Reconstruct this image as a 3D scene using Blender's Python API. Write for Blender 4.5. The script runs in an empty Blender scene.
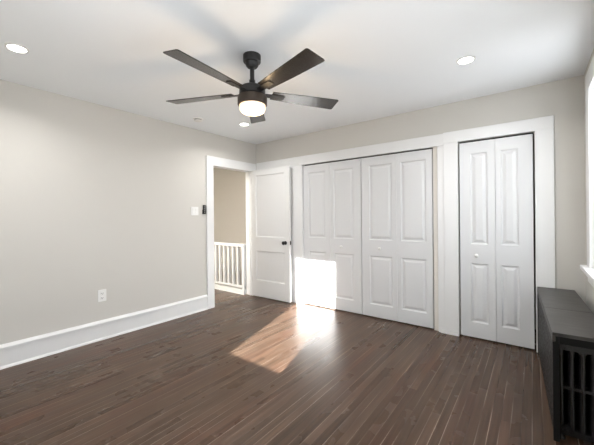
import bpy, bmesh, math, random
from mathutils import Vector, Matrix

C = bpy.context.scene.collection
S = bpy.context.scene
R = math.radians
random.seed(7)

# ------------------------------------------------------------------ camera
TH, RO, FPX = 0.65358, -0.0092217, 307.25
right = Vector((math.cos(TH), math.sin(TH), 0)); up = Vector((0, 0, 1)); fwd = Vector((-math.sin(TH), math.cos(TH), 0))
xa = right * math.cos(RO) + up * math.sin(RO)
ya = up * math.cos(RO) - right * math.sin(RO)
cam = bpy.data.cameras.new('camera'); camo = bpy.data.objects.new('camera', cam); C.objects.link(camo)
M = Matrix((xa, ya, -fwd)).transposed().to_4x4(); M.translation = (3.6500, -3.6557, 1.2825)
camo.matrix_world = M
cam.sensor_width = 36; cam.lens = FPX / 594 * 36; cam.shift_y = -(222.5 - 217.16) / 594; cam.clip_start = 0.02
S.camera = camo

# ------------------------------------------------------------------ light and exposure
S.view_settings.view_transform = 'Standard'; S.view_settings.look = 'None'
S.view_settings.gamma = 1; S.view_settings.use_curve_mapping = False
S.view_settings.exposure = 0.97
SKY = 3.8
w = bpy.data.worlds.new('world'); S.world = w; w.use_nodes = True
nt = w.node_tree; bg = nt.nodes['Background']; bg.inputs[1].default_value = SKY
tc = nt.nodes.new('ShaderNodeTexCoord'); sp = nt.nodes.new('ShaderNodeSeparateXYZ'); nt.links.new(tc.outputs['Generated'], sp.inputs[0])
mr = nt.nodes.new('ShaderNodeMapRange'); mr.inputs[1].default_value = -0.08; mr.inputs[2].default_value = 0.02; nt.links.new(sp.outputs[2], mr.inputs[0])
mx = nt.nodes.new('ShaderNodeMix'); mx.data_type = 'RGBA'; mx.inputs[6].default_value = (0.90, 0.94, 0.99, 1); mx.inputs[7].default_value = (0.88, 0.95, 1.04, 1)
nt.links.new(mr.outputs[0], mx.inputs[0]); nt.links.new(mx.outputs[2], bg.inputs[0])
sun = bpy.data.lights.new('sun', 'SUN'); sun.energy = 26; sun.angle = R(0.5); sun.color = (1, 0.985, 0.955)
suno = bpy.data.objects.new('sun', sun); C.objects.link(suno)
SK = 0.373
suno.rotation_euler = Vector((-0.2965, 1, -SK)).to_track_quat('-Z', 'Y').to_euler()

def area(name, loc, direction, sx, sy, power, color=(1, 1, 1), portal=False, shape='RECTANGLE'):
    l = bpy.data.lights.new(name, 'AREA'); l.shape = shape; l.size = sx; l.size_y = sy; l.energy = power; l.color = color
    if portal: l.cycles.is_portal = True
    o = bpy.data.objects.new(name, l); C.objects.link(o); o.location = loc
    o.rotation_euler = Vector(direction).to_track_quat('-Z', 'Y').to_euler()
    return o

W, D, H = 4.016, -4.04, 2.5          # room: x 0..W, y D..0
WZ0, WZ1 = 0.875, 2.26                # side windows
WY = [(-1.02, -0.42), (-2.70, -1.92), (-3.72, -2.94)]  # second and third are unseen, sized and split to light the left wall
for a, b in WY:
    area('window_portal', (W + 0.27, (a + b) / 2, (WZ0 + WZ1) / 2), (-1, 0, 0), b - a, WZ1 - WZ0, 1, portal=True)
FX0, FX1, FZ0, FZ1 = 2.041, 2.695, 0.86, 2.18
area('window_portal', ((FX0 + FX1) / 2, D - 0.16, (FZ0 + FZ1) / 2), (0, 1, 0), FX1 - FX0, FZ1 - FZ0, 1, portal=True)

# ------------------------------------------------------------------ materials
def mat(name, col, rough=0.5, metal=0.0, spec=0.5, coat=0.0, bump=0.0, bscale=60, mottled=0.0, mscale=3, emit=None, estr=0):
    m = bpy.data.materials.new(name); m.use_nodes = True
    nt = m.node_tree; b = nt.nodes['Principled BSDF']
    b.inputs['Base Color'].default_value = (*col, 1); b.inputs['Roughness'].default_value = rough
    b.inputs['Metallic'].default_value = metal; b.inputs['Specular IOR Level'].default_value = spec
    b.inputs['Coat Weight'].default_value = coat
    tc = nt.nodes.new('ShaderNodeTexCoord')
    if mottled:
        n = nt.nodes.new('ShaderNodeTexNoise'); n.inputs['Scale'].default_value = mscale; n.inputs['Detail'].default_value = 4
        mx = nt.nodes.new('ShaderNodeMix'); mx.data_type = 'RGBA'
        mx.inputs[6].default_value = (*[c * (1 - mottled) for c in col], 1); mx.inputs[7].default_value = (*[min(1, c * (1 + mottled)) for c in col], 1)
        nt.links.new(tc.outputs['Object'], n.inputs['Vector']); nt.links.new(n.outputs['Fac'], mx.inputs[0])
        nt.links.new(mx.outputs[2], b.inputs['Base Color'])
    if bump:
        n = nt.nodes.new('ShaderNodeTexNoise'); n.inputs['Scale'].default_value = bscale; n.inputs['Detail'].default_value = 3
        bp = nt.nodes.new('ShaderNodeBump'); bp.inputs['Strength'].default_value = bump; bp.inputs['Distance'].default_value = 0.003
        nt.links.new(tc.outputs['Object'], n.inputs['Vector']); nt.links.new(n.outputs['Fac'], bp.inputs['Height'])
        nt.links.new(bp.outputs['Normal'], b.inputs['Normal'])
    if emit:
        b.inputs['Emission Color'].default_value = (*emit, 1); b.inputs['Emission Strength'].default_value = estr
    return m

M_wall = mat('greige_wall_paint', (0.615, 0.598, 0.557), 0.75, bump=0.06, bscale=90, mottled=0.012)
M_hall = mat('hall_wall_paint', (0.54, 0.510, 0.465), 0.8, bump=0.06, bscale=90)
M_ceil = mat('ceiling_paint', (0.875, 0.90, 0.915), 0.85, bump=0.04, bscale=60)
M_trim = mat('white_trim_paint', (0.79, 0.795, 0.79), 0.38, bump=0.03, bscale=40)
M_door = mat('white_door_paint', (0.70, 0.71, 0.715), 0.40, bump=0.05, bscale=120)
M_cream = mat('cream_jamb_paint', (0.76, 0.735, 0.68), 0.5)
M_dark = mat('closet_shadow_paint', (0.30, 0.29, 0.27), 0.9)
M_black = mat('matte_black_metal', (0.016, 0.015, 0.015), 0.38, metal=0.2)
M_plastic = mat('white_plastic', (0.82, 0.82, 0.80), 0.35)
M_slot = mat('dark_slot', (0.02, 0.02, 0.02), 0.6)
M_btn = mat('grey_button', (0.22, 0.22, 0.22), 0.5)
M_iron = mat('black_cast_iron', (0.013, 0.013, 0.013), 0.26, spec=0.55, bump=0.35, bscale=35)
M_post = mat('black_painted_post', (0.010, 0.010, 0.0095), 0.5, spec=0.12, bump=0.1, bscale=50)
M_nickel = mat('brushed_nickel', (0.5, 0.48, 0.44), 0.35, metal=1.0)
M_diff = mat('led_diffuser', (0.9, 0.9, 0.9), 0.5, emit=(1, 0.97, 0.9), estr=14)

def wood_floor():
    m = bpy.data.materials.new('dark_stained_oak_strips'); m.use_nodes = True
    nt = m.node_tree; L = nt.links; b = nt.nodes['Principled BSDF']
    def mth(op, a, bb=None):
        n = nt.nodes.new('ShaderNodeMath'); n.operation = op
        for i, v in enumerate((a, bb)):
            if v is None: continue
            if isinstance(v, (int, float)): n.inputs[i].default_value = v
            else: L.new(v, n.inputs[i])
        return n.outputs[0]
    tc = nt.nodes.new('ShaderNodeTexCoord'); sp = nt.nodes.new('ShaderNodeSeparateXYZ'); L.new(tc.outputs['Object'], sp.inputs[0])
    sx = mth('DIVIDE', sp.outputs[0], 0.052); sid = mth('FLOOR', sx); fx = mth('FRACT', sx)
    wn = nt.nodes.new('ShaderNodeTexWhiteNoise'); wn.noise_dimensions = '1D'; L.new(sid, wn.inputs['W'])
    sy = mth('ADD', mth('DIVIDE', sp.outputs[1], 3.2), mth('MULTIPLY', wn.outputs['Value'], 7.0)); bid = mth('FLOOR', sy); fy = mth('FRACT', sy)
    cb = nt.nodes.new('ShaderNodeCombineXYZ'); L.new(sid, cb.inputs[0]); L.new(bid, cb.inputs[1])
    w2 = nt.nodes.new('ShaderNodeTexWhiteNoise'); w2.noise_dimensions = '2D'; L.new(cb.outputs[0], w2.inputs['Vector'])
    ramp = nt.nodes.new('ShaderNodeValToRGB'); e = ramp.color_ramp.elements
    e[0].position = 0; e[0].color = (0.064, 0.0385, 0.0245, 1); e[1].position = 1; e[1].color = (0.098, 0.060, 0.039, 1)
    k = e.new(0.55); k.color = (0.080, 0.049, 0.0315, 1)
    L.new(w2.outputs['Value'], ramp.inputs[0])
    gv = nt.nodes.new('ShaderNodeCombineXYZ')
    L.new(mth('ADD', mth('MULTIPLY', sp.outputs[0], 60.0), mth('MULTIPLY', w2.outputs['Value'], 40)), gv.inputs[0]); L.new(mth('MULTIPLY', sp.outputs[1], 1.6), gv.inputs[1])
    g = nt.nodes.new('ShaderNodeTexNoise'); g.inputs['Scale'].default_value = 1; g.inputs['Detail'].default_value = 2; L.new(gv.outputs[0], g.inputs['Vector'])
    hs = nt.nodes.new('ShaderNodeHueSaturation'); L.new(ramp.outputs[0], hs.inputs['Color']); L.new(mth('ADD', mth('MULTIPLY', g.outputs['Fac'], 1.1), 0.45), hs.inputs['Value'])
    wv = nt.nodes.new('ShaderNodeCombineXYZ'); L.new(mth('MULTIPLY', sp.outputs[0], 3.0), wv.inputs[0]); L.new(mth('MULTIPLY', sp.outputs[1], 0.9), wv.inputs[1])
    wr = nt.nodes.new('ShaderNodeTexNoise'); wr.inputs['Scale'].default_value = 1.2; wr.inputs['Detail'].default_value = 5; L.new(wv.outputs[0], wr.inputs['Vector'])
    wm = nt.nodes.new('ShaderNodeMapRange'); wm.inputs[1].default_value = 0.50; wm.inputs[2].default_value = 0.75; wm.inputs[4].default_value = 0.6; L.new(wr.outputs['Fac'], wm.inputs[0])
    rd = nt.nodes.new('ShaderNodeMix'); rd.data_type = 'RGBA'; rd.blend_type = 'MULTIPLY'; rd.inputs[7].default_value = (1.15, 0.78, 0.70, 1); L.new(wm.outputs[0], rd.inputs[0]); L.new(hs.outputs[0], rd.inputs[6])
    # gaps between the strips
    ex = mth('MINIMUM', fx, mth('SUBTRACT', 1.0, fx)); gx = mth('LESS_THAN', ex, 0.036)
    # pale gap stretches paint in edge glints and dust, the others are dark
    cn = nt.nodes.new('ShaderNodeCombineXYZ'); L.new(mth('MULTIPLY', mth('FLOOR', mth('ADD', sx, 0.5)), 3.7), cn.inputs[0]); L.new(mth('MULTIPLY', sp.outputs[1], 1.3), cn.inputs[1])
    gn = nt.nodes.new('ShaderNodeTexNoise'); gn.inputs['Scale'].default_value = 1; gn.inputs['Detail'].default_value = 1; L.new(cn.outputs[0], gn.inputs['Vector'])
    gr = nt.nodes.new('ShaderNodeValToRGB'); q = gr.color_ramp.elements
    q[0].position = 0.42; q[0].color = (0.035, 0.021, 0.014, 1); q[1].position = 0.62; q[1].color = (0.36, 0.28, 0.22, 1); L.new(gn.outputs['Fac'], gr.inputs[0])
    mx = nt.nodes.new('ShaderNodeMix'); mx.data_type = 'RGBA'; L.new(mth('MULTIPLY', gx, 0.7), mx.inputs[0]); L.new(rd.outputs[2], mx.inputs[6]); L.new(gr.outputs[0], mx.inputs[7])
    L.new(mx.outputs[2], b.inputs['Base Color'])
    ln = nt.nodes.new('ShaderNodeTexNoise'); ln.inputs['Scale'].default_value = 2.2; ln.inputs['Detail'].default_value = 4; L.new(tc.outputs['Object'], ln.inputs['Vector'])
    L.new(mth('ADD', mth('ADD', mth('MULTIPLY', ln.outputs['Fac'], 0.16), mth('MULTIPLY', w2.outputs['Value'], 0.08)), 0.17), b.inputs['Roughness'])
    # every board lies a little tilted, so it catches the light its own way
    tv = nt.nodes.new('ShaderNodeCombineXYZ'); L.new(mth('MULTIPLY', mth('SUBTRACT', w2.outputs['Value'], 0.5), 0.03), tv.inputs[0]); L.new(mth('MULTIPLY', mth('SUBTRACT', g.outputs['Fac'], 0.5), 0.015), tv.inputs[1])
    bp = nt.nodes.new('ShaderNodeBump'); bp.inputs['Strength'].default_value = 0.25; bp.inputs['Distance'].default_value = 0.002
    L.new(mth('MULTIPLY', mth('MINIMUM', ex, 0.08), 8.0), bp.inputs['Height'])
    ad = nt.nodes.new('ShaderNodeVectorMath'); ad.operation = 'ADD'; L.new(bp.outputs[0], ad.inputs[0]); L.new(tv.outputs[0], ad.inputs[1])
    nm = nt.nodes.new('ShaderNodeVectorMath'); nm.operation = 'NORMALIZE'; L.new(ad.outputs[0], nm.inputs[0]); L.new(nm.outputs[0], b.inputs['Normal'])
    b.inputs['Specular IOR Level'].default_value = 0.24
    return m
M_floor = wood_floor()

def wood(name, c0, c1, rough, sx, sy, bump=0.1):
    m = bpy.data.materials.new(name); m.use_nodes = True
    nt = m.node_tree; L = nt.links; b = nt.nodes['Principled BSDF']
    tc = nt.nodes.new('ShaderNodeTexCoord'); mp = nt.nodes.new('ShaderNodeMapping'); mp.inputs['Scale'].default_value = (sx, sy, 20)
    n = nt.nodes.new('ShaderNodeTexNoise'); n.inputs['Scale'].default_value = 1; n.inputs['Detail'].default_value = 6
    r = nt.nodes.new('ShaderNodeValToRGB'); r.color_ramp.elements[0].color = (*c0, 1); r.color_ramp.elements[1].color = (*c1, 1)
    r.color_ramp.elements[0].position = 0.3; r.color_ramp.elements[1].position = 0.7
    bp = nt.nodes.new('ShaderNodeBump'); bp.inputs['Strength'].default_value = bump; bp.inputs['Distance'].default_value = 0.002
    L.new(tc.outputs['Object'], mp.inputs[0]); L.new(mp.outputs[0], n.inputs['Vector']); L.new(n.outputs['Fac'], r.inputs[0])
    L.new(r.outputs[0], b.inputs['Base Color']); L.new(n.outputs['Fac'], bp.inputs['Height']); L.new(bp.outputs[0], b.inputs['Normal'])
    b.inputs['Roughness'].default_value = rough; b.inputs['Specular IOR Level'].default_value = 0.35
    return m
M_covertop = wood('charcoal_painted_wood', (0.035, 0.033, 0.030), (0.085, 0.080, 0.073), 0.42, 8, 120)
M_blade = mat('espresso_blade', (0.024, 0.020, 0.0175), 0.22, mottled=0.1, mscale=6)
M_bronze = mat('dark_bronze', (0.055, 0.040, 0.030), 0.4, metal=0.3)

def embossed():
    m = mat('embossed_black_metal', (0.010, 0.010, 0.0095), 0.38, spec=0.2)
    nt = m.node_tree; L = nt.links; b = nt.nodes['Principled BSDF']
    tc = nt.nodes.new('ShaderNodeTexCoord'); v = nt.nodes.new('ShaderNodeTexVoronoi'); v.inputs['Scale'].default_value = 38
    bp = nt.nodes.new('ShaderNodeBump'); bp.inputs['Strength'].default_value = 0.9; bp.inputs['Distance'].default_value = 0.02
    L.new(tc.outputs['Object'], v.inputs['Vector']); L.new(v.outputs['Distance'], bp.inputs['Height']); L.new(bp.outputs[0], b.inputs['Normal'])
    return m
M_emboss = embossed()

def glass():
    m = bpy.data.materials.new('window_glass'); m.use_nodes = True
    nt = m.node_tree; nt.nodes.remove(nt.nodes['Principled BSDF'])
    t = nt.nodes.new('ShaderNodeBsdfTransparent'); g = nt.nodes.new('ShaderNodeBsdfGlossy'); g.inputs['Roughness'].default_value = 0.02
    mx = nt.nodes.new('ShaderNodeMixShader'); mx.inputs[0].default_value = 0.06
    nt.links.new(t.outputs[0], mx.inputs[1]); nt.links.new(g.outputs[0], mx.inputs[2]); nt.links.new(mx.outputs[0], nt.nodes['Material Output'].inputs[0])
    return m
M_glass = glass()

def lampglass():
    m = mat('lit_frosted_glass', (0.9, 0.85, 0.75), 0.35)
    nt = m.node_tree; L = nt.links; b = nt.nodes['Principled BSDF']
    tc = nt.nodes.new('ShaderNodeTexCoord'); sp = nt.nodes.new('ShaderNodeSeparateXYZ'); L.new(tc.outputs['Object'], sp.inputs[0])
    mr = nt.nodes.new('ShaderNodeMapRange'); mr.inputs[1].default_value = -0.155; mr.inputs[2].default_value = -0.10; L.new(sp.outputs[2], mr.inputs[0])
    r = nt.nodes.new('ShaderNodeValToRGB'); r.color_ramp.elements[0].color = (1, 0.86, 0.62, 1); r.color_ramp.elements[1].color = (0.62, 0.36, 0.16, 1)
    L.new(mr.outputs[0], r.inputs[0]); L.new(r.outputs[0], b.inputs['Emission Color']); b.inputs['Emission Strength'].default_value = 0.8
    return m
M_lamp = lampglass()

# ------------------------------------------------------------------ mesh helpers
def bx(bm, x0, x1, y0, y1, z0, z1):
    vs = [bm.verts.new(p) for p in ((x0,y0,z0),(x1,y0,z0),(x1,y1,z0),(x0,y1,z0),(x0,y0,z1),(x1,y0,z1),(x1,y1,z1),(x0,y1,z1))]
    for f in ((0,3,2,1),(4,5,6,7),(0,1,5,4),(1,2,6,5),(2,3,7,6),(3,0,4,7)): bm.faces.new([vs[i] for i in f])

def prism(bm, poly, a0, a1, axis):
    """extrude a 2-D polygon along an axis ('x': poly is (y,z), 'y': (x,z), 'z': (x,y))"""
    def P(u, v, a): return {'x': (a, u, v), 'y': (u, a, v), 'z': (u, v, a)}[axis]
    A = [bm.verts.new(P(u, v, a0)) for u, v in poly]; B = [bm.verts.new(P(u, v, a1)) for u, v in poly]
    n = len(poly); bm.faces.new(A); bm.faces.new(B[::-1])
    for i in range(n): bm.faces.new((A[i], B[i], B[(i+1) % n], A[(i+1) % n]))

def lathe(bm, prof, cx=0, cy=0, cz=0, seg=48, axis='z', cap=True):
    """revolve (radius, height) pairs"""
    rings = []
    for r, h in prof:
        ring = []
        for k in range(seg):
            a = 2 * math.pi * k / seg; u, v = r * math.cos(a), r * math.sin(a)
            ring.append(bm.verts.new({'z': (cx+u, cy+v, cz+h), 'y': (cx+u, cy+h, cz+v), 'x': (cx+h, cy+u, cz+v)}[axis]))
        rings.append(ring)
    for A, B in zip(rings, rings[1:]):
        for k in range(seg): bm.faces.new((A[k], A[(k+1) % seg], B[(k+1) % seg], B[k]))
    if cap: bm.faces.new(rings[0][::-1]); bm.faces.new(rings[-1])

def obj(name, bm, m, parent=None, loc=None, bevel=0, smooth=False, seg=2):
    bmesh.ops.recalc_face_normals(bm, faces=bm.faces)
    me = bpy.data.meshes.new(name); bm.to_mesh(me); bm.free(); me.materials.append(m)
    o = bpy.data.objects.new(name, me); C.objects.link(o)
    if parent: o.parent = parent
    if loc: o.location = loc
    if smooth:
        for p in me.polygons: p.use_smooth = True
        me.set_sharp_from_angle(angle=R(38))
    if bevel:
        md = o.modifiers.new('bevel', 'BEVEL'); md.width = bevel; md.segments = seg; md.limit_method = 'ANGLE'; md.angle_limit = R(40)
    return o

def box(name, m, dims, parent=None, bevel=0):
    bm = bmesh.new(); bx(bm, *dims); return obj(name, bm, m, parent, bevel=bevel)

def thing(name, label, cat, loc=(0, 0, 0), rz=0, group=None):
    o = bpy.data.objects.new(name, None); C.objects.link(o); o.location = loc; o.rotation_euler = (0, 0, rz)
    o['label'] = label; o['category'] = cat
    if group: o['group'] = group
    return o
def structure(o, label=None):
    o['kind'] = 'structure'
    if label: o['label'] = label
    return o

def wall_with_holes(axis, c0, c1, u0, u1, z0, z1, holes):
    """a wall slab with rectangular openings; axis 'x': slab spans x c0..c1 and runs in y; axis 'y' the other way"""
    bm = bmesh.new()
    us = sorted({u0, u1, *[h[0] for h in holes], *[h[1] for h in holes]}); zs = sorted({z0, z1, *[h[2] for h in holes], *[h[3] for h in holes]})
    for i in range(len(us) - 1):
        run = None
        for j in range(len(zs) - 1):
            um, zm = (us[i] + us[i+1]) / 2, (zs[j] + zs[j+1]) / 2
            if any(h[0] < um < h[1] and h[2] < zm < h[3] for h in holes):
                continue
            if axis == 'x': bx(bm, c0, c1, us[i], us[i+1], zs[j], zs[j+1])
            else: bx(bm, us[i], us[i+1], c0, c1, zs[j], zs[j+1])
    bmesh.ops.remove_doubles(bm, verts=bm.verts, dist=1e-5)
    # faces shared by two neighbouring blocks are inside the wall
    seen = {}
    for f in list(bm.faces):
        key = tuple(sorted(v.index for v in f.verts))
    bm.verts.index_update()
    for f in list(bm.faces):
        key = frozenset(v.index for v in f.verts); seen.setdefault(key, []).append(f)
    bmesh.ops.delete(bm, geom=[f for fs in seen.values() if len(fs) > 1 for f in fs], context='FACES_ONLY')
    return bm

def panel_slab(w, h, t, panels, raised=True):
    """door leaf: front face at y=0 looking to -y, x 0..w, z 0..h, thickness t towards +y; each panel (x0,x1,z0,z1) is moulded into the face"""
    bm = bmesh.new()
    V = {}
    def v(x, y, z):
        k = (round(x, 5), round(y, 5), round(z, 5))
        if k not in V: V[k] = bm.verts.new((x, y, z))
        return V[k]
    xs = sorted({0, w, *[p[0] for p in panels], *[p[1] for p in panels]}); zs = sorted({0, h, *[p[2] for p in panels], *[p[3] for p in panels]})
    for i in range(len(xs) - 1):
        for j in range(len(zs) - 1):
            q = (xs[i], xs[i+1], zs[j], zs[j+1])
            hit = any(p[0] <= q[0] and q[1] <= p[1] and p[2] <= q[2] and q[3] <= p[3] for p in panels)
            if not hit: bm.faces.new((v(q[0],0,q[2]), v(q[1],0,q[2]), v(q[1],0,q[3]), v(q[0],0,q[3])))
    for p in panels:
        prof = ((0, 0), (0.006, 0.009), (0.013, 0.012), (0.020, 0.012), (0.046, 0.001)) if raised else ((0, 0), (0.004, 0.004), (0.010, 0.006), (0.014, 0.012))
        rings = [[v(p[0]+d, y, p[2]+d), v(p[1]-d, y, p[2]+d), v(p[1]-d, y, p[3]-d), v(p[0]+d, y, p[3]-d)] for d, y in prof]
        # the panel's border takes the cuts that the other panels put along it
        for A, B in zip(rings, rings[1:]):
            for k in range(4): bm.faces.new((A[k], A[(k+1) % 4], B[(k+1) % 4], B[k]))
        bm.faces.new(rings[-1])
    bx(bm, 0, w, 0.0001 + 0.014, t, 0, h)
    # rim between the moulded face and the core
    for a, b_ in (((0,0),(w,0)), ((w,0),(w,h)), ((w,h),(0,h)), ((0,h),(0,0))):
        bm.faces.new([bm.verts.new(q) for q in ((a[0],0,a[1]), (b_[0],0,b_[1]), (b_[0],0.0142,b_[1]), (a[0],0.0142,a[1]))])
    return bm

# ------------------------------------------------------------------ the room shell
DY0, DY1, DZ = -0.884, -0.08, 2.06         # doorway in the left wall
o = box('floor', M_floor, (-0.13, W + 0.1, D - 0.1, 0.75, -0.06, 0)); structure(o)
bm = bmesh.new(); bx(bm, -0.13, W + 0.3, D - 0.1, 0.75, H, H + 0.1); structure(obj('ceiling', bm, M_ceil))
structure(obj('wall_left', wall_with_holes('x', -0.13, 0, D - 0.1, 0, 0, H, [(DY0, DY1, 0, DZ)]), M_wall))
OX0, OX1, OZ = 0.953, 2.826, 2.062          # wide closet opening
PX0, PX1, PZ = 3.024, 3.672, 2.070          # narrow closet opening
structure(obj('wall_back', wall_with_holes('y', 0, 0.11, -0.13, W, 0, H, [(OX0, OX1, 0, OZ), (PX0, PX1, 0, PZ)]), M_wall))
structure(obj('wall_right', wall_with_holes('x', W, W + 0.28, D - 0.1, 0.75, 0, H, [(a, b, WZ0, WZ1) for a, b in WY]), M_wall))
structure(obj('wall_front', wall_with_holes('y', D - 0.1, D, 0, W, 0, H, [(FX0 - 0.05, FX1 + 0.05, FZ0 - 0.05, FZ1 + 0.05)]), M_wall))
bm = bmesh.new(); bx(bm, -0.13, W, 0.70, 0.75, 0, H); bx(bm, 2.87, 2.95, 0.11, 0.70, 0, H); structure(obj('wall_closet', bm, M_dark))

# hallway and stairwell beyond the doorway
HY = -0.13
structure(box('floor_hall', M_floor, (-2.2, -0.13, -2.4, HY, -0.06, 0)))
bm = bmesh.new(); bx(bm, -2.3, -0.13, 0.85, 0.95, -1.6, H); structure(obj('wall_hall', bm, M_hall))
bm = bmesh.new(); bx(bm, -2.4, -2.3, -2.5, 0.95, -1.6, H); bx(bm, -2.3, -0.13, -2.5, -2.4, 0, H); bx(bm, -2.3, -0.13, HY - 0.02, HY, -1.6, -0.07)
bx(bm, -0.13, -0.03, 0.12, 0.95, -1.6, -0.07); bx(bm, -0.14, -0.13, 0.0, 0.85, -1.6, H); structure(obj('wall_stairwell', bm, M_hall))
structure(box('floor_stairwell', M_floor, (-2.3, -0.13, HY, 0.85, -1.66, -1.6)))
structure(box('ceiling_hall', M_ceil, (-2.4, -0.13, -2.5, 0.95, H, H + 0.1)))
area('hall_fill_light', (-0.32, -2.15, H - 0.02), (0, 0, -1), 0.3, 0.3, 68, (1, 0.95, 0.87))  # unseen fill light added to brighten the hall, it has no fixture

# baseboards: tall plank with a moulded cap
def base_profile(t=0.018, hh=0.205):
    return [(0, 0), (t + 0.012, 0), (t + 0.012, 0.006), (t + 0.004, 0.018), (t, 0.022), (t, hh - 0.042), (t + 0.010, hh - 0.038), (t + 0.010, hh - 0.022), (t - 0.004, hh - 0.008), (t - 0.010, hh), (0, hh)]
bm = bmesh.new(); prism(bm, base_profile(), D, -1.000, 'y'); structure(obj('baseboard_left', bm, M_trim))
bm = bmesh.new(); prism(bm, [(-u, v) for u, v in base_profile()], 3.815, W, 'x'); structure(obj('baseboard_back', bm, M_trim))
bm = bmesh.new(); prism(bm, [(W - u, v) for u, v in base_profile()], D, -0.03, 'y'); structure(obj('baseboard_right', bm, M_trim))
bm = bmesh.new(); prism(bm, [(D + u, v) for u, v in base_profile()], 0.03, W - 0.03, 'x'); structure(obj('baseboard_front', bm, M_trim))

# casings (trim_1 doorway, trim_2 wide closet, trim_3 narrow closet)
def casing(bm, u0, u1, z0, z1, axis, t=0.020, sgn=-1):
    """flat casing board standing t proud of its wall"""
    if axis == 'y': bx(bm, u0, u1, min(0, sgn * t), max(0, sgn * t), z0, z1)
    else: bx(bm, 0, t, u0, u1, z0, z1)
bm = bmesh.new()
casing(bm, -0.996, DY0 + 0.004, 0, 2.166, 'x', 0.024); casing(bm, DY0 + 0.004, -0.022, 2.036, 2.166, 'x', 0.022); casing(bm, DY1, -0.022, 0, 2.036, 'x', 0.016)
bx(bm, -0.15, 0.0, DY0 - 0.001, DY0 + 0.018, 0, DZ); bx(bm, -0.15, 0.0, DY1 - 0.018, DY1 + 0.001, 0, DZ); bx(bm, -0.15, 0.0, DY0 + 0.018, DY1 - 0.018, DZ - 0.022, DZ)
bx(bm, -0.060, -0.045, DY0 + 0.018, DY0 + 0.03, 0, DZ - 0.02); bx(bm, -0.060, -0.045, DY1 - 0.03, DY1 - 0.018, 0, DZ - 0.02)
bx(bm, -0.15, -0.13, DY0 - 0.09, DY0, 0, 2.14); bx(bm, -0.15, -0.13, DY0 - 0.09, DY1 + 0.06, DZ, 2.14)
structure(obj('trim_1', bm, M_trim, bevel=0.003))
bm = bmesh.new()
casing(bm, 0.026, 2.884, OZ - 0.012, 2.180, 'y'); casing(bm, 0.746, 0.960, 0, OZ - 0.012, 'y'); casing(bm, 0.026, 0.10, 0, OZ - 0.012, 'y', 0.012); casing(bm, 2.820, 2.884, 0, OZ - 0.012, 'y', 0.016)
bx(bm, OX0 - 0.001, OX0 + 0.006, -0.002, 0.11, 0, OZ); bx(bm, OX1 - 0.012, OX1, 0.0, 0.11, 0, OZ); bx(bm, OX0, OX1, 0.0, 0.11, OZ - 0.006, OZ)
structure(obj('trim_2', bm, M_trim, bevel=0.003))
structure(box('trim_4', M_cream, (2.768, OX1 - 0.012, 0.014, 0.11, 0, OZ - 0.006)))
bm = bmesh.new()
casing(bm, 2.884, 3.022, 0, PZ - 0.002, 'y', 0.026); casing(bm, 3.678, 3.811, 0, PZ - 0.002, 'y', 0.026); casing(bm, 2.884, 3.811, PZ - 0.002, 2.186, 'y', 0.026)
bx(bm, 2.842, 3.020, -0.030, 0.0, 0, 0.035)
bx(bm, 3.014, 3.024, -0.030, 0.0, 0.0, PZ); bx(bm, 3.672, 3.682, -0.030, 0.0, 0.0, PZ)
structure(obj('trim_3', bm, M_trim, bevel=0.003))
bm = bmesh.new(); bx(bm, OX0 + 0.01, OX1 - 0.015, 0.05, 0.09, OZ - 0.022, OZ - 0.007); bx(bm, PX0 + 0.01, PX1 - 0.01, 0.04, 0.08, PZ - 0.016, PZ - 0.001); structure(obj('trim_5', bm, M_slot))

# ------------------------------------------------------------------ doors
def knob_round(parent, loc, m, r=0.019, name='knob'):
    bm = bmesh.new(); lathe(bm, [(0.009, 0.0), (0.008, -0.012), (r * 0.75, -0.016), (r, -0.024), (r * 0.95, -0.031), (r * 0.55, -0.036), (0.002, -0.037)], axis='y', seg=24)
    return obj(name, bm, m, parent, loc, smooth=True)

# door_1: the open entry door, hinged at the corner end of the doorway
d1 = thing('door_1', 'open white two-panel door standing against the back wall beside the doorway', 'door', (0.010, -0.112, 0.012), math.atan2(0.017, 0.778)); structure(d1); del d1['category']
DW, DH = 0.772, 2.036
bm = panel_slab(DW, DH, 0.035, [(0.082, 0.672, 0.262, 0.735), (0.082, 0.672, 0.958, 1.948)], raised=False); obj('door_leaf', bm, M_trim, d1)
kb = bpy.data.objects.new('door_knob', None); C.objects.link(kb); kb.parent = d1; kb.location = (0.692, 0, 0.885)
bm = bmesh.new(); lathe(bm, [(0.028, 0.0), (0.028, -0.004), (0.024, -0.008), (0.010, -0.010)], axis='y', seg=32); obj('rosette', bm, M_black, kb, smooth=True)
bm = bmesh.new(); lathe(bm, [(0.011, -0.006), (0.010, -0.030), (0.020, -0.036), (0.027, -0.046), (0.027, -0.056), (0.020, -0.064), (0.004, -0.066)], axis='y', seg=32); obj('knob', bm, M_black, kb, smooth=True)
bm = bmesh.new(); bx(bm, DW - 0.0005, DW + 0.002, 0.005, 0.030, 0.855, 0.915); bx(bm, DW, DW + 0.010, 0.010, 0.024, 0.876, 0.894); obj('latch_plate', bm, M_black, d1)
for hz in (0.22, 1.02, 1.82):
    bm = bmesh.new(); lathe(bm, [(0.006, 0), (0.006, 0.09)], cx=-0.008, cy=0.012, cz=hz, seg=12); bx(bm, -0.008, 0.0, 0.008, 0.034, hz, hz + 0.09); obj('hinge', bm, M_nickel, d1, smooth=True)

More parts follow.
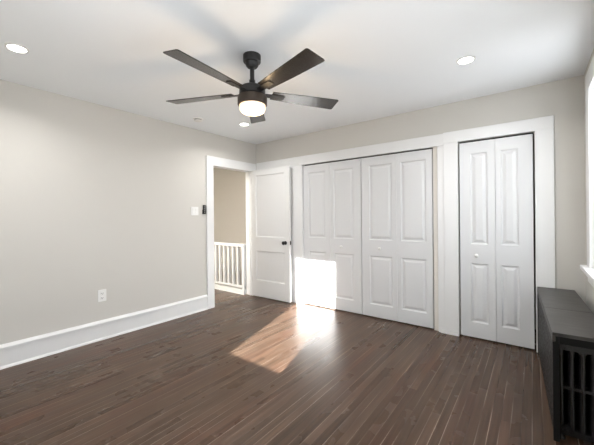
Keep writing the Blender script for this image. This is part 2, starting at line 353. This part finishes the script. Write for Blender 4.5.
def bifold(name, label, x0, xm, x1, zb, h, pans, knobs, y=0.018):
    """pair of hinged leaves; pans gives the panel edges of either leaf in room x"""
    d = thing(name, label, 'door', (x0, y, zb)); structure(d); del d['category']
    for (a, b), (p0, p1) in zip(((x0, xm - 0.0015), (xm + 0.0015, x1)), pans):
        bm = panel_slab(b - a, h, 0.033, [(p0 - a, p1 - a, 0.170 - zb, 0.785 - zb), (p0 - a, p1 - a, 0.985 - zb, 1.930 - zb)])
        obj('door_leaf', bm, M_door, d, (a - x0, 0, 0))
    for kx, kz in knobs: knob_round(d, (kx - x0, 0, kz - zb), M_plastic)
    return d
bifold('door_2', 'left white bifold pair of the wide closet, its corner lit by the sun', 0.963, 1.418, 1.884, 0.014, 2.024, [(1.050, 1.340), (1.475, 1.775)], [(1.600, 0.88)])
bifold('door_3', 'right white bifold pair of the wide closet', 1.893, 2.350, 2.757, 0.014, 2.024, [(1.998, 2.296), (2.402, 2.690)], [(2.140, 0.882)])
bifold('door_4', 'white bifold door pair of the narrow closet next to the radiator', 3.037, 3.357, 3.658, 0.014, 2.036, [(3.137, 3.290), (3.402, 3.545)], [(3.190, 0.868)], y=0.006)

# ------------------------------------------------------------------ windows
for k, (a, b) in enumerate(WY):
    t = thing('window_%d' % (k + 1), 'bright white-framed window at the right edge above the radiator cover', 'window', (W, 0, 0)); structure(t); del t['category']
    if k: del t['label']
    bm = bmesh.new(); c = 0.125
    for y0, y1, z0, z1 in ((a - c, a, WZ0, WZ1), (b, b + c, WZ0, WZ1), (a - c, b + c, WZ1, WZ1 + c)): bx(bm, -0.022, 0, y0, y1, z0, z1)
    bx(bm, -0.018, 0, a - c, b + c, WZ0 - 0.125, WZ0 - 0.035)
    for y0, y1 in ((a, a + 0.015), (b - 0.015, b)): bx(bm, -0.02, 0.25, y0, y1, WZ0, WZ1)
    bx(bm, -0.02, 0.25, a, b, WZ1 - 0.015, WZ1)
    obj('window_frame', bm, M_trim, t, bevel=0.003)
    bm = bmesh.new(); bx(bm, -0.062, 0.25, a - c - 0.03, b + c + 0.03, WZ0 - 0.035, WZ0); obj('window_sill', bm, M_trim, t, bevel=0.006)
    for nm, x0, z0, z1 in (('upper_sash', 0.055, (WZ0 + WZ1) / 2 - 0.02, WZ1 - 0.015), ('lower_sash', 0.014, WZ0, (WZ0 + WZ1) / 2 + 0.02)):
        bm = bmesh.new(); s = 0.045
        bx(bm, x0, x0 + 0.035, a + 0.016, a + 0.016 + s, z0, z1); bx(bm, x0, x0 + 0.035, b - 0.016 - s, b - 0.016, z0, z1)
        bx(bm, x0, x0 + 0.035, a + 0.016 + s, b - 0.016 - s, z0, z0 + 0.04); bx(bm, x0, x0 + 0.035, a + 0.016 + s, b - 0.016 - s, z1 - 0.04, z1)
        sh = obj(nm, bm, M_trim, t)
        bm = bmesh.new(); bx(bm, x0 + 0.015, x0 + 0.019, a + 0.016 + s, b - 0.016 - s, z0 + 0.04, z1 - 0.04); obj('pane', bm, M_glass, sh)
t = thing('window_4', 'window behind the viewpoint', 'window', (0, D, 0)); structure(t); del t['category']; del t['label']
bm = bmesh.new()
def ring(bm, x0, x1, z0, z1, t_, y0, y1):
    bx(bm, x0 - t_, x0, y0, y1, z0 - t_, z1 + t_); bx(bm, x1, x1 + t_, y0, y1, z0 - t_, z1 + t_); bx(bm, x0, x1, y0, y1, z0 - t_, z0); bx(bm, x0, x1, y0, y1, z1, z1 + t_)
ring(bm, FX0, FX1, FZ0, FZ1, 0.05, -0.045, -0.005); obj('sash', bm, M_trim, t)
bm = bmesh.new(); ring(bm, FX0 - 0.05, FX1 + 0.05, FZ0 - 0.05, FZ1 + 0.05, 0.11, 0, 0.02); obj('window_frame', bm, M_trim, t)
bm = bmesh.new(); bx(bm, FX0, FX1, -0.028, -0.024, FZ0, FZ1); obj('pane', bm, M_glass, t)

# ------------------------------------------------------------------ stair railing in the hall
t = thing('stair_railing', 'white wooden baluster railing around the stairwell seen through the doorway', 'railing', (0, HY, 0))
bm = bmesh.new(); bx(bm, -2.2, -0.16, -0.022, 0.05, 0.0, 0.075); bx(bm, -2.2, -0.16, -0.030, 0.05, 0.0, 0.012); obj('curb', bm, M_trim, t, bevel=0.003)
bm = bmesh.new(); bx(bm, -2.2, -0.165, -0.024, 0.044, 0.790, 0.842); obj('handrail', bm, M_trim, t, bevel=0.010)
bm = bmesh.new(); bx(bm, -2.2, -0.165, -0.010, 0.030, 0.105, 0.135); obj('bottom_rail', bm, M_trim, t, bevel=0.003)
bm = bmesh.new(); bx(bm, -0.215, -0.165, -0.016, 0.036, 0.075, 0.80); obj('post', bm, M_trim, t, bevel=0.003)
bm = bmesh.new(); bx(bm, -0.018, 0.018, -0.008, 0.028, 0.13, 0.795); b0 = obj('baluster', bm, M_trim, t, (-0.33, 0, 0))
for k in range(1, 15):
    b = b0.copy(); C.objects.link(b); b.parent = t; b.location.x = -0.33 - 0.118 * k

# ------------------------------------------------------------------ ceiling fan
FAN = (1.985, -2.02, 2.215)
t = thing('ceiling_fan', 'black five-blade ceiling fan with lit frosted glass light', 'ceiling fan', FAN)
top = H - FAN[2]
bm = bmesh.new(); lathe(bm, [(0.066, top), (0.066, top - 0.045), (0.063, top - 0.052), (0.052, top - 0.056), (0.046, top - 0.078), (0.036, top - 0.090), (0.020, top - 0.092)]); obj('canopy', bm, M_black, t, smooth=True)
bm = bmesh.new(); lathe(bm, [(0.0165, top - 0.09), (0.0165, 0.06)], seg=24); obj('downrod', bm, M_black, t, smooth=True)
bm = bmesh.new(); lathe(bm, [(0.022, 0.100), (0.024, 0.066), (0.050, 0.052), (0.085, 0.046), (0.096, 0.036), (0.098, -0.012), (0.090, -0.020)]); obj('motor_housing', bm, M_black, t, smooth=True)
bm = bmesh.new(); lathe(bm, [(0.075, -0.018), (0.108, -0.026), (0.110, -0.032), (0.110, -0.086), (0.106, -0.090), (0.092, -0.090)]); obj('light_kit_ring', bm, M_bronze, t, smooth=True)
bm = bmesh.new(); lathe(bm, [(0.094, -0.082), (0.098, -0.092), (0.097, -0.118), (0.088, -0.136), (0.068, -0.148), (0.04, -0.154), (0.003, -0.156)]); obj('glass_shade', bm, M_lamp, t, smooth=True)
def blade_mesh():
    bm = bmesh.new(); T = 0.006
    out = [(0.150, -0.050), (0.150, 0.050), (0.40, 0.064), (0.690, 0.073), (0.702, 0.070), (0.706, 0.060), (0.702, -0.060), (0.698, -0.069), (0.688, -0.073), (0.40, -0.062)]
    prism(bm, out, -T / 2, T / 2, 'z')
    return bm
def iron_mesh():
    bm = bmesh.new()
    prism(bm, [(0.060, -0.018), (0.060, 0.018), (0.150, 0.024), (0.245, 0.024), (0.252, 0.017), (0.252, -0.017), (0.245, -0.024), (0.150, -0.024)], -0.0085, -0.0035, 'z')
    return bm
def screws():
    bm = bmesh.new()
    lathe(bm, [(0.005, -0.0085), (0.004, -0.011)], seg=10)
    return bm
pb = obj('fan_blade', blade_mesh(), M_blade, t, bevel=0.002); pi_ = obj('blade_iron', iron_mesh(), M_black, pb, bevel=0.001)
sc = [obj('screw', screws(), M_black, pb, (0.185, 0.012, 0), smooth=True)]
for x, y in ((0.185, -0.012), (0.232, 0.0)):
    q = sc[0].copy(); C.objects.link(q); q.parent = pb; q.location = (x, y, 0); sc.append(q)
for k in range(5):
    b = pb
    if k:
        b = pb.copy(); C.objects.link(b); b.parent = t
        for q in (pi_, *sc):
            q = q.copy(); C.objects.link(q); q.parent = b
    b.rotation_euler = (Matrix.Rotation(R(59 + 72 * k), 3, 'Z') @ Matrix.Rotation(R(-11), 3, 'X')).to_euler()
    b.location = (0, 0, 0.004)
fl = bpy.data.lights.new('fan_bulb', 'POINT'); fl.energy = 5; fl.color = (1, 0.72, 0.42); fl.shadow_soft_size = 0.07
fo = bpy.data.objects.new('fan_bulb', fl); C.objects.link(fo); fo.location = (FAN[0], FAN[1], FAN[2] - 0.25)

# ------------------------------------------------------------------ recessed lights
def downlight(x, y, label):
    d = thing('recessed_light', label, 'ceiling light', (x, y, H), group='recessed ceiling lights')
    bm = bmesh.new(); lathe(bm, [(0.050, -0.001), (0.053, -0.007), (0.066, -0.004), (0.068, 0.0)], cap=False); lathe(bm, [(0.068, 0.0), (0.050, 0.0), (0.050, -0.001)], cap=False); obj('trim_ring', bm, M_plastic, d, smooth=True)
    bm = bmesh.new(); lathe(bm, [(0.051, 0.0), (0.051, -0.003)]); obj('diffuser', bm, M_diff, d)
    l = bpy.data.lights.new('downlight_beam', 'AREA'); l.shape = 'DISK'; l.size = 0.11; l.energy = 5; l.color = (1, 0.98, 0.96); l.spread = R(150)
    lo = bpy.data.objects.new('downlight_beam', l); C.objects.link(lo); lo.location = (x, y, H - 0.012)
    return d
downlight(0.757, -3.127, 'lit recessed ceiling light above the left wall, far from the doorway')
downlight(3.246, -0.937, 'lit recessed ceiling light in front of the narrow closet')
downlight(0.682, -0.890, 'small-looking lit recessed ceiling light near the room corner, seen just below the fan lamp')

t = thing('smoke_detector', 'small round white smoke detector on the ceiling near the left wall', 'smoke detector', (0.405, -1.395, H))
bm = bmesh.new(); lathe(bm, [(0.062, 0.0), (0.062, -0.010), (0.056, -0.012)]); obj('base', bm, M_plastic, t, smooth=True)
bm = bmesh.new(); lathe(bm, [(0.046, -0.010), (0.046, -0.020)]); obj('sensing_slot', bm, M_slot, t, smooth=True)
bm = bmesh.new(); lathe(bm, [(0.052, -0.020), (0.050, -0.028), (0.036, -0.034), (0.002, -0.036)]); obj('cover', bm, M_plastic, t, smooth=True)

# ------------------------------------------------------------------ wall fittings on the left wall (local frame: +x out of the wall)
t = thing('light_switch', 'white two-gang rocker light switch plate beside the doorway', 'light switch', (0, -1.182, 1.378))
bm = bmesh.new(); bx(bm, 0, 0.006, -0.058, 0.058, -0.058, 0.058); obj('plate', bm, M_plastic, t, bevel=0.003)
for y in (-0.023, 0.023):
    bm = bmesh.new(); prism(bm, [(0.005, -0.033), (0.009, -0.033), (0.0075, 0.0), (0.011, 0.033), (0.005, 0.033)], y - 0.0165, y + 0.0165, 'y'); obj('rocker', bm, M_plastic, t, bevel=0.001)

t = thing('fan_remote', 'small black remote in a wall holder between the switch and the doorway', 'remote control', (0, -1.034, 1.40))
bm = bmesh.new(); bx(bm, 0, 0.016, -0.026, 0.026, -0.063, -0.005); obj('holder', bm, M_black, t, bevel=0.004)
bm = bmesh.new(); bx(bm, 0.004, 0.022, -0.021, 0.021, -0.058, 0.064); obj('body', bm, M_black, t, bevel=0.006)
for z in (0.044, 0.018, -0.010, -0.036):
    bm = bmesh.new(); lathe(bm, [(0.009, 0.0215), (0.008, 0.0235)], cz=z, axis='x', seg=20); obj('button', bm, M_btn, t, smooth=True)

t = thing('wall_outlet', 'white duplex power outlet low on the left wall', 'outlet', (0, -2.323, 0.466))
bm = bmesh.new(); bx(bm, 0, 0.006, -0.041, 0.041, -0.063, 0.063); obj('plate', bm, M_plastic, t, bevel=0.003)
for z in (0.024, -0.024):
    bm = bmesh.new(); bx(bm, 0.005, 0.009, -0.017, 0.017, z - 0.015, z + 0.015); s = obj('socket', bm, M_plastic, t, bevel=0.003)
    bm = bmesh.new(); bx(bm, 0.0085, 0.0095, -0.009, -0.006, z - 0.004, z + 0.007); bx(bm, 0.0085, 0.0095, 0.006, 0.009, z - 0.004, z + 0.007); bx(bm, 0.0085, 0.0095, -0.003, 0.003, z - 0.011, z - 0.006); obj('slot', bm, M_slot, s)

# ------------------------------------------------------------------ radiator under its cover, along the right wall
RA = math.atan2(0.055, 1.36)
cov = thing('radiator_cover', 'black radiator cover with two-piece wooden top along the right wall', 'radiator cover', (3.680, -0.034, 0), RA)
CL, CW, CH = 1.362, 0.262, 0.617          # local: x 0..CW to the wall, y 0..-CL to the viewer
for y0, y1 in ((-0.776, 0.0), (-CL, -0.780)):
    bm = bmesh.new(); bx(bm, 0, CW + (0.012 if y0 < -1 else 0), y0, y1, CH - 0.020, CH); bx(bm, 0.0, 0.014, y0, y1, CH - 0.052, CH - 0.020); obj('top_board', bm, M_covertop, cov, bevel=0.002)
bm = bmesh.new(); bx(bm, 0.006, 0.014, -CL + 0.03, -0.01, 0.02, CH - 0.053); obj('side_panel', bm, M_emboss, cov)
bm = bmesh.new(); bx(bm, 0.002, 0.030, -CL + 0.004, -CL + 0.030, 0, CH - 0.021); obj('corner_post', bm, M_post, cov, bevel=0.002)
bm = bmesh.new(); bx(bm, 0.002, 0.030, -0.012, -0.002, 0, CH - 0.053); obj('corner_post', bm, M_post, cov, bevel=0.002)
bm = bmesh.new(); bx(bm, CW - 0.02, CW, -CL + 0.004, -CL + 0.030, 0, CH - 0.021); obj('corner_post', bm, M_post, cov, bevel=0.002)
bm = bmesh.new(); bx(bm, 0.030, CW - 0.02, -CL + 0.006, -CL + 0.026, CH - 0.062, CH - 0.021); obj('end_rail', bm, M_post, cov, bevel=0.002)

rad = thing('radiator', 'black cast-iron column radiator inside the cover', 'radiator', (3.680, -0.034, 0), RA)
def section():
    """one cast section seen end-on: five tubes joined by hubs, webs and feet; x across, y along"""
    bm = bmesh.new(); xs = [0.040 + 0.047 * k for k in range(5)]
    for x in xs:
        prof = [(0.010, 0.035), (0.0155, 0.06), (0.0145, 0.10), (0.0135, 0.282), (0.019, 0.300), (0.0135, 0.318), (0.0135, 0.47), (0.0155, 0.505), (0.011, 0.535)]
        lathe(bm, prof, cx=x, seg=14)
    for z0, z1 in ((0.030, 0.062), (0.292, 0.308), (0.512, 0.545)): bx(bm, xs[0] - 0.004, xs[-1] + 0.004, -0.016, 0.016, z0, z1)
    for x in ((xs[0] + xs[1]) / 2, (xs[3] + xs[4]) / 2):
        lathe(bm, [(0.021, -0.030), (0.023, -0.022), (0.023, 0.022), (0.021, 0.026)], cx=x, cz=0.062, axis='y', seg=18)
    lathe(bm, [(0.020, -0.012), (0.020, 0.044)], cx=xs[2], cz=0.515, axis='y', seg=18)
    return bm
def foot():
    bm = bmesh.new(); lathe(bm, [(0.020, 0.0), (0.018, 0.008), (0.011, 0.022), (0.013, 0.05)], seg=16)
    return bm
s0 = obj('section', section(), M_iron, rad, (0, -CL + 0.062, 0), smooth=True)
for k in range(1, 20):
    s = s0.copy(); C.objects.link(s); s.parent = rad; s.location.y = -CL + 0.062 + 0.060 * k
for y in (-CL + 0.062, -CL + 0.062 + 0.060 * 19): 
    for x in (0.040, 0.040 + 0.047 * 4): obj('foot', foot(), M_iron, rad, (x, y, 0), smooth=True)
bm = bmesh.new(); lathe(bm, [(0.016, -0.034), (0.012, -0.040)], cx=0.040 + 0.0235, cz=0.062, axis='y', seg=6); obj('end_plug', bm, M_iron, rad, (0, -CL + 0.062, 0))
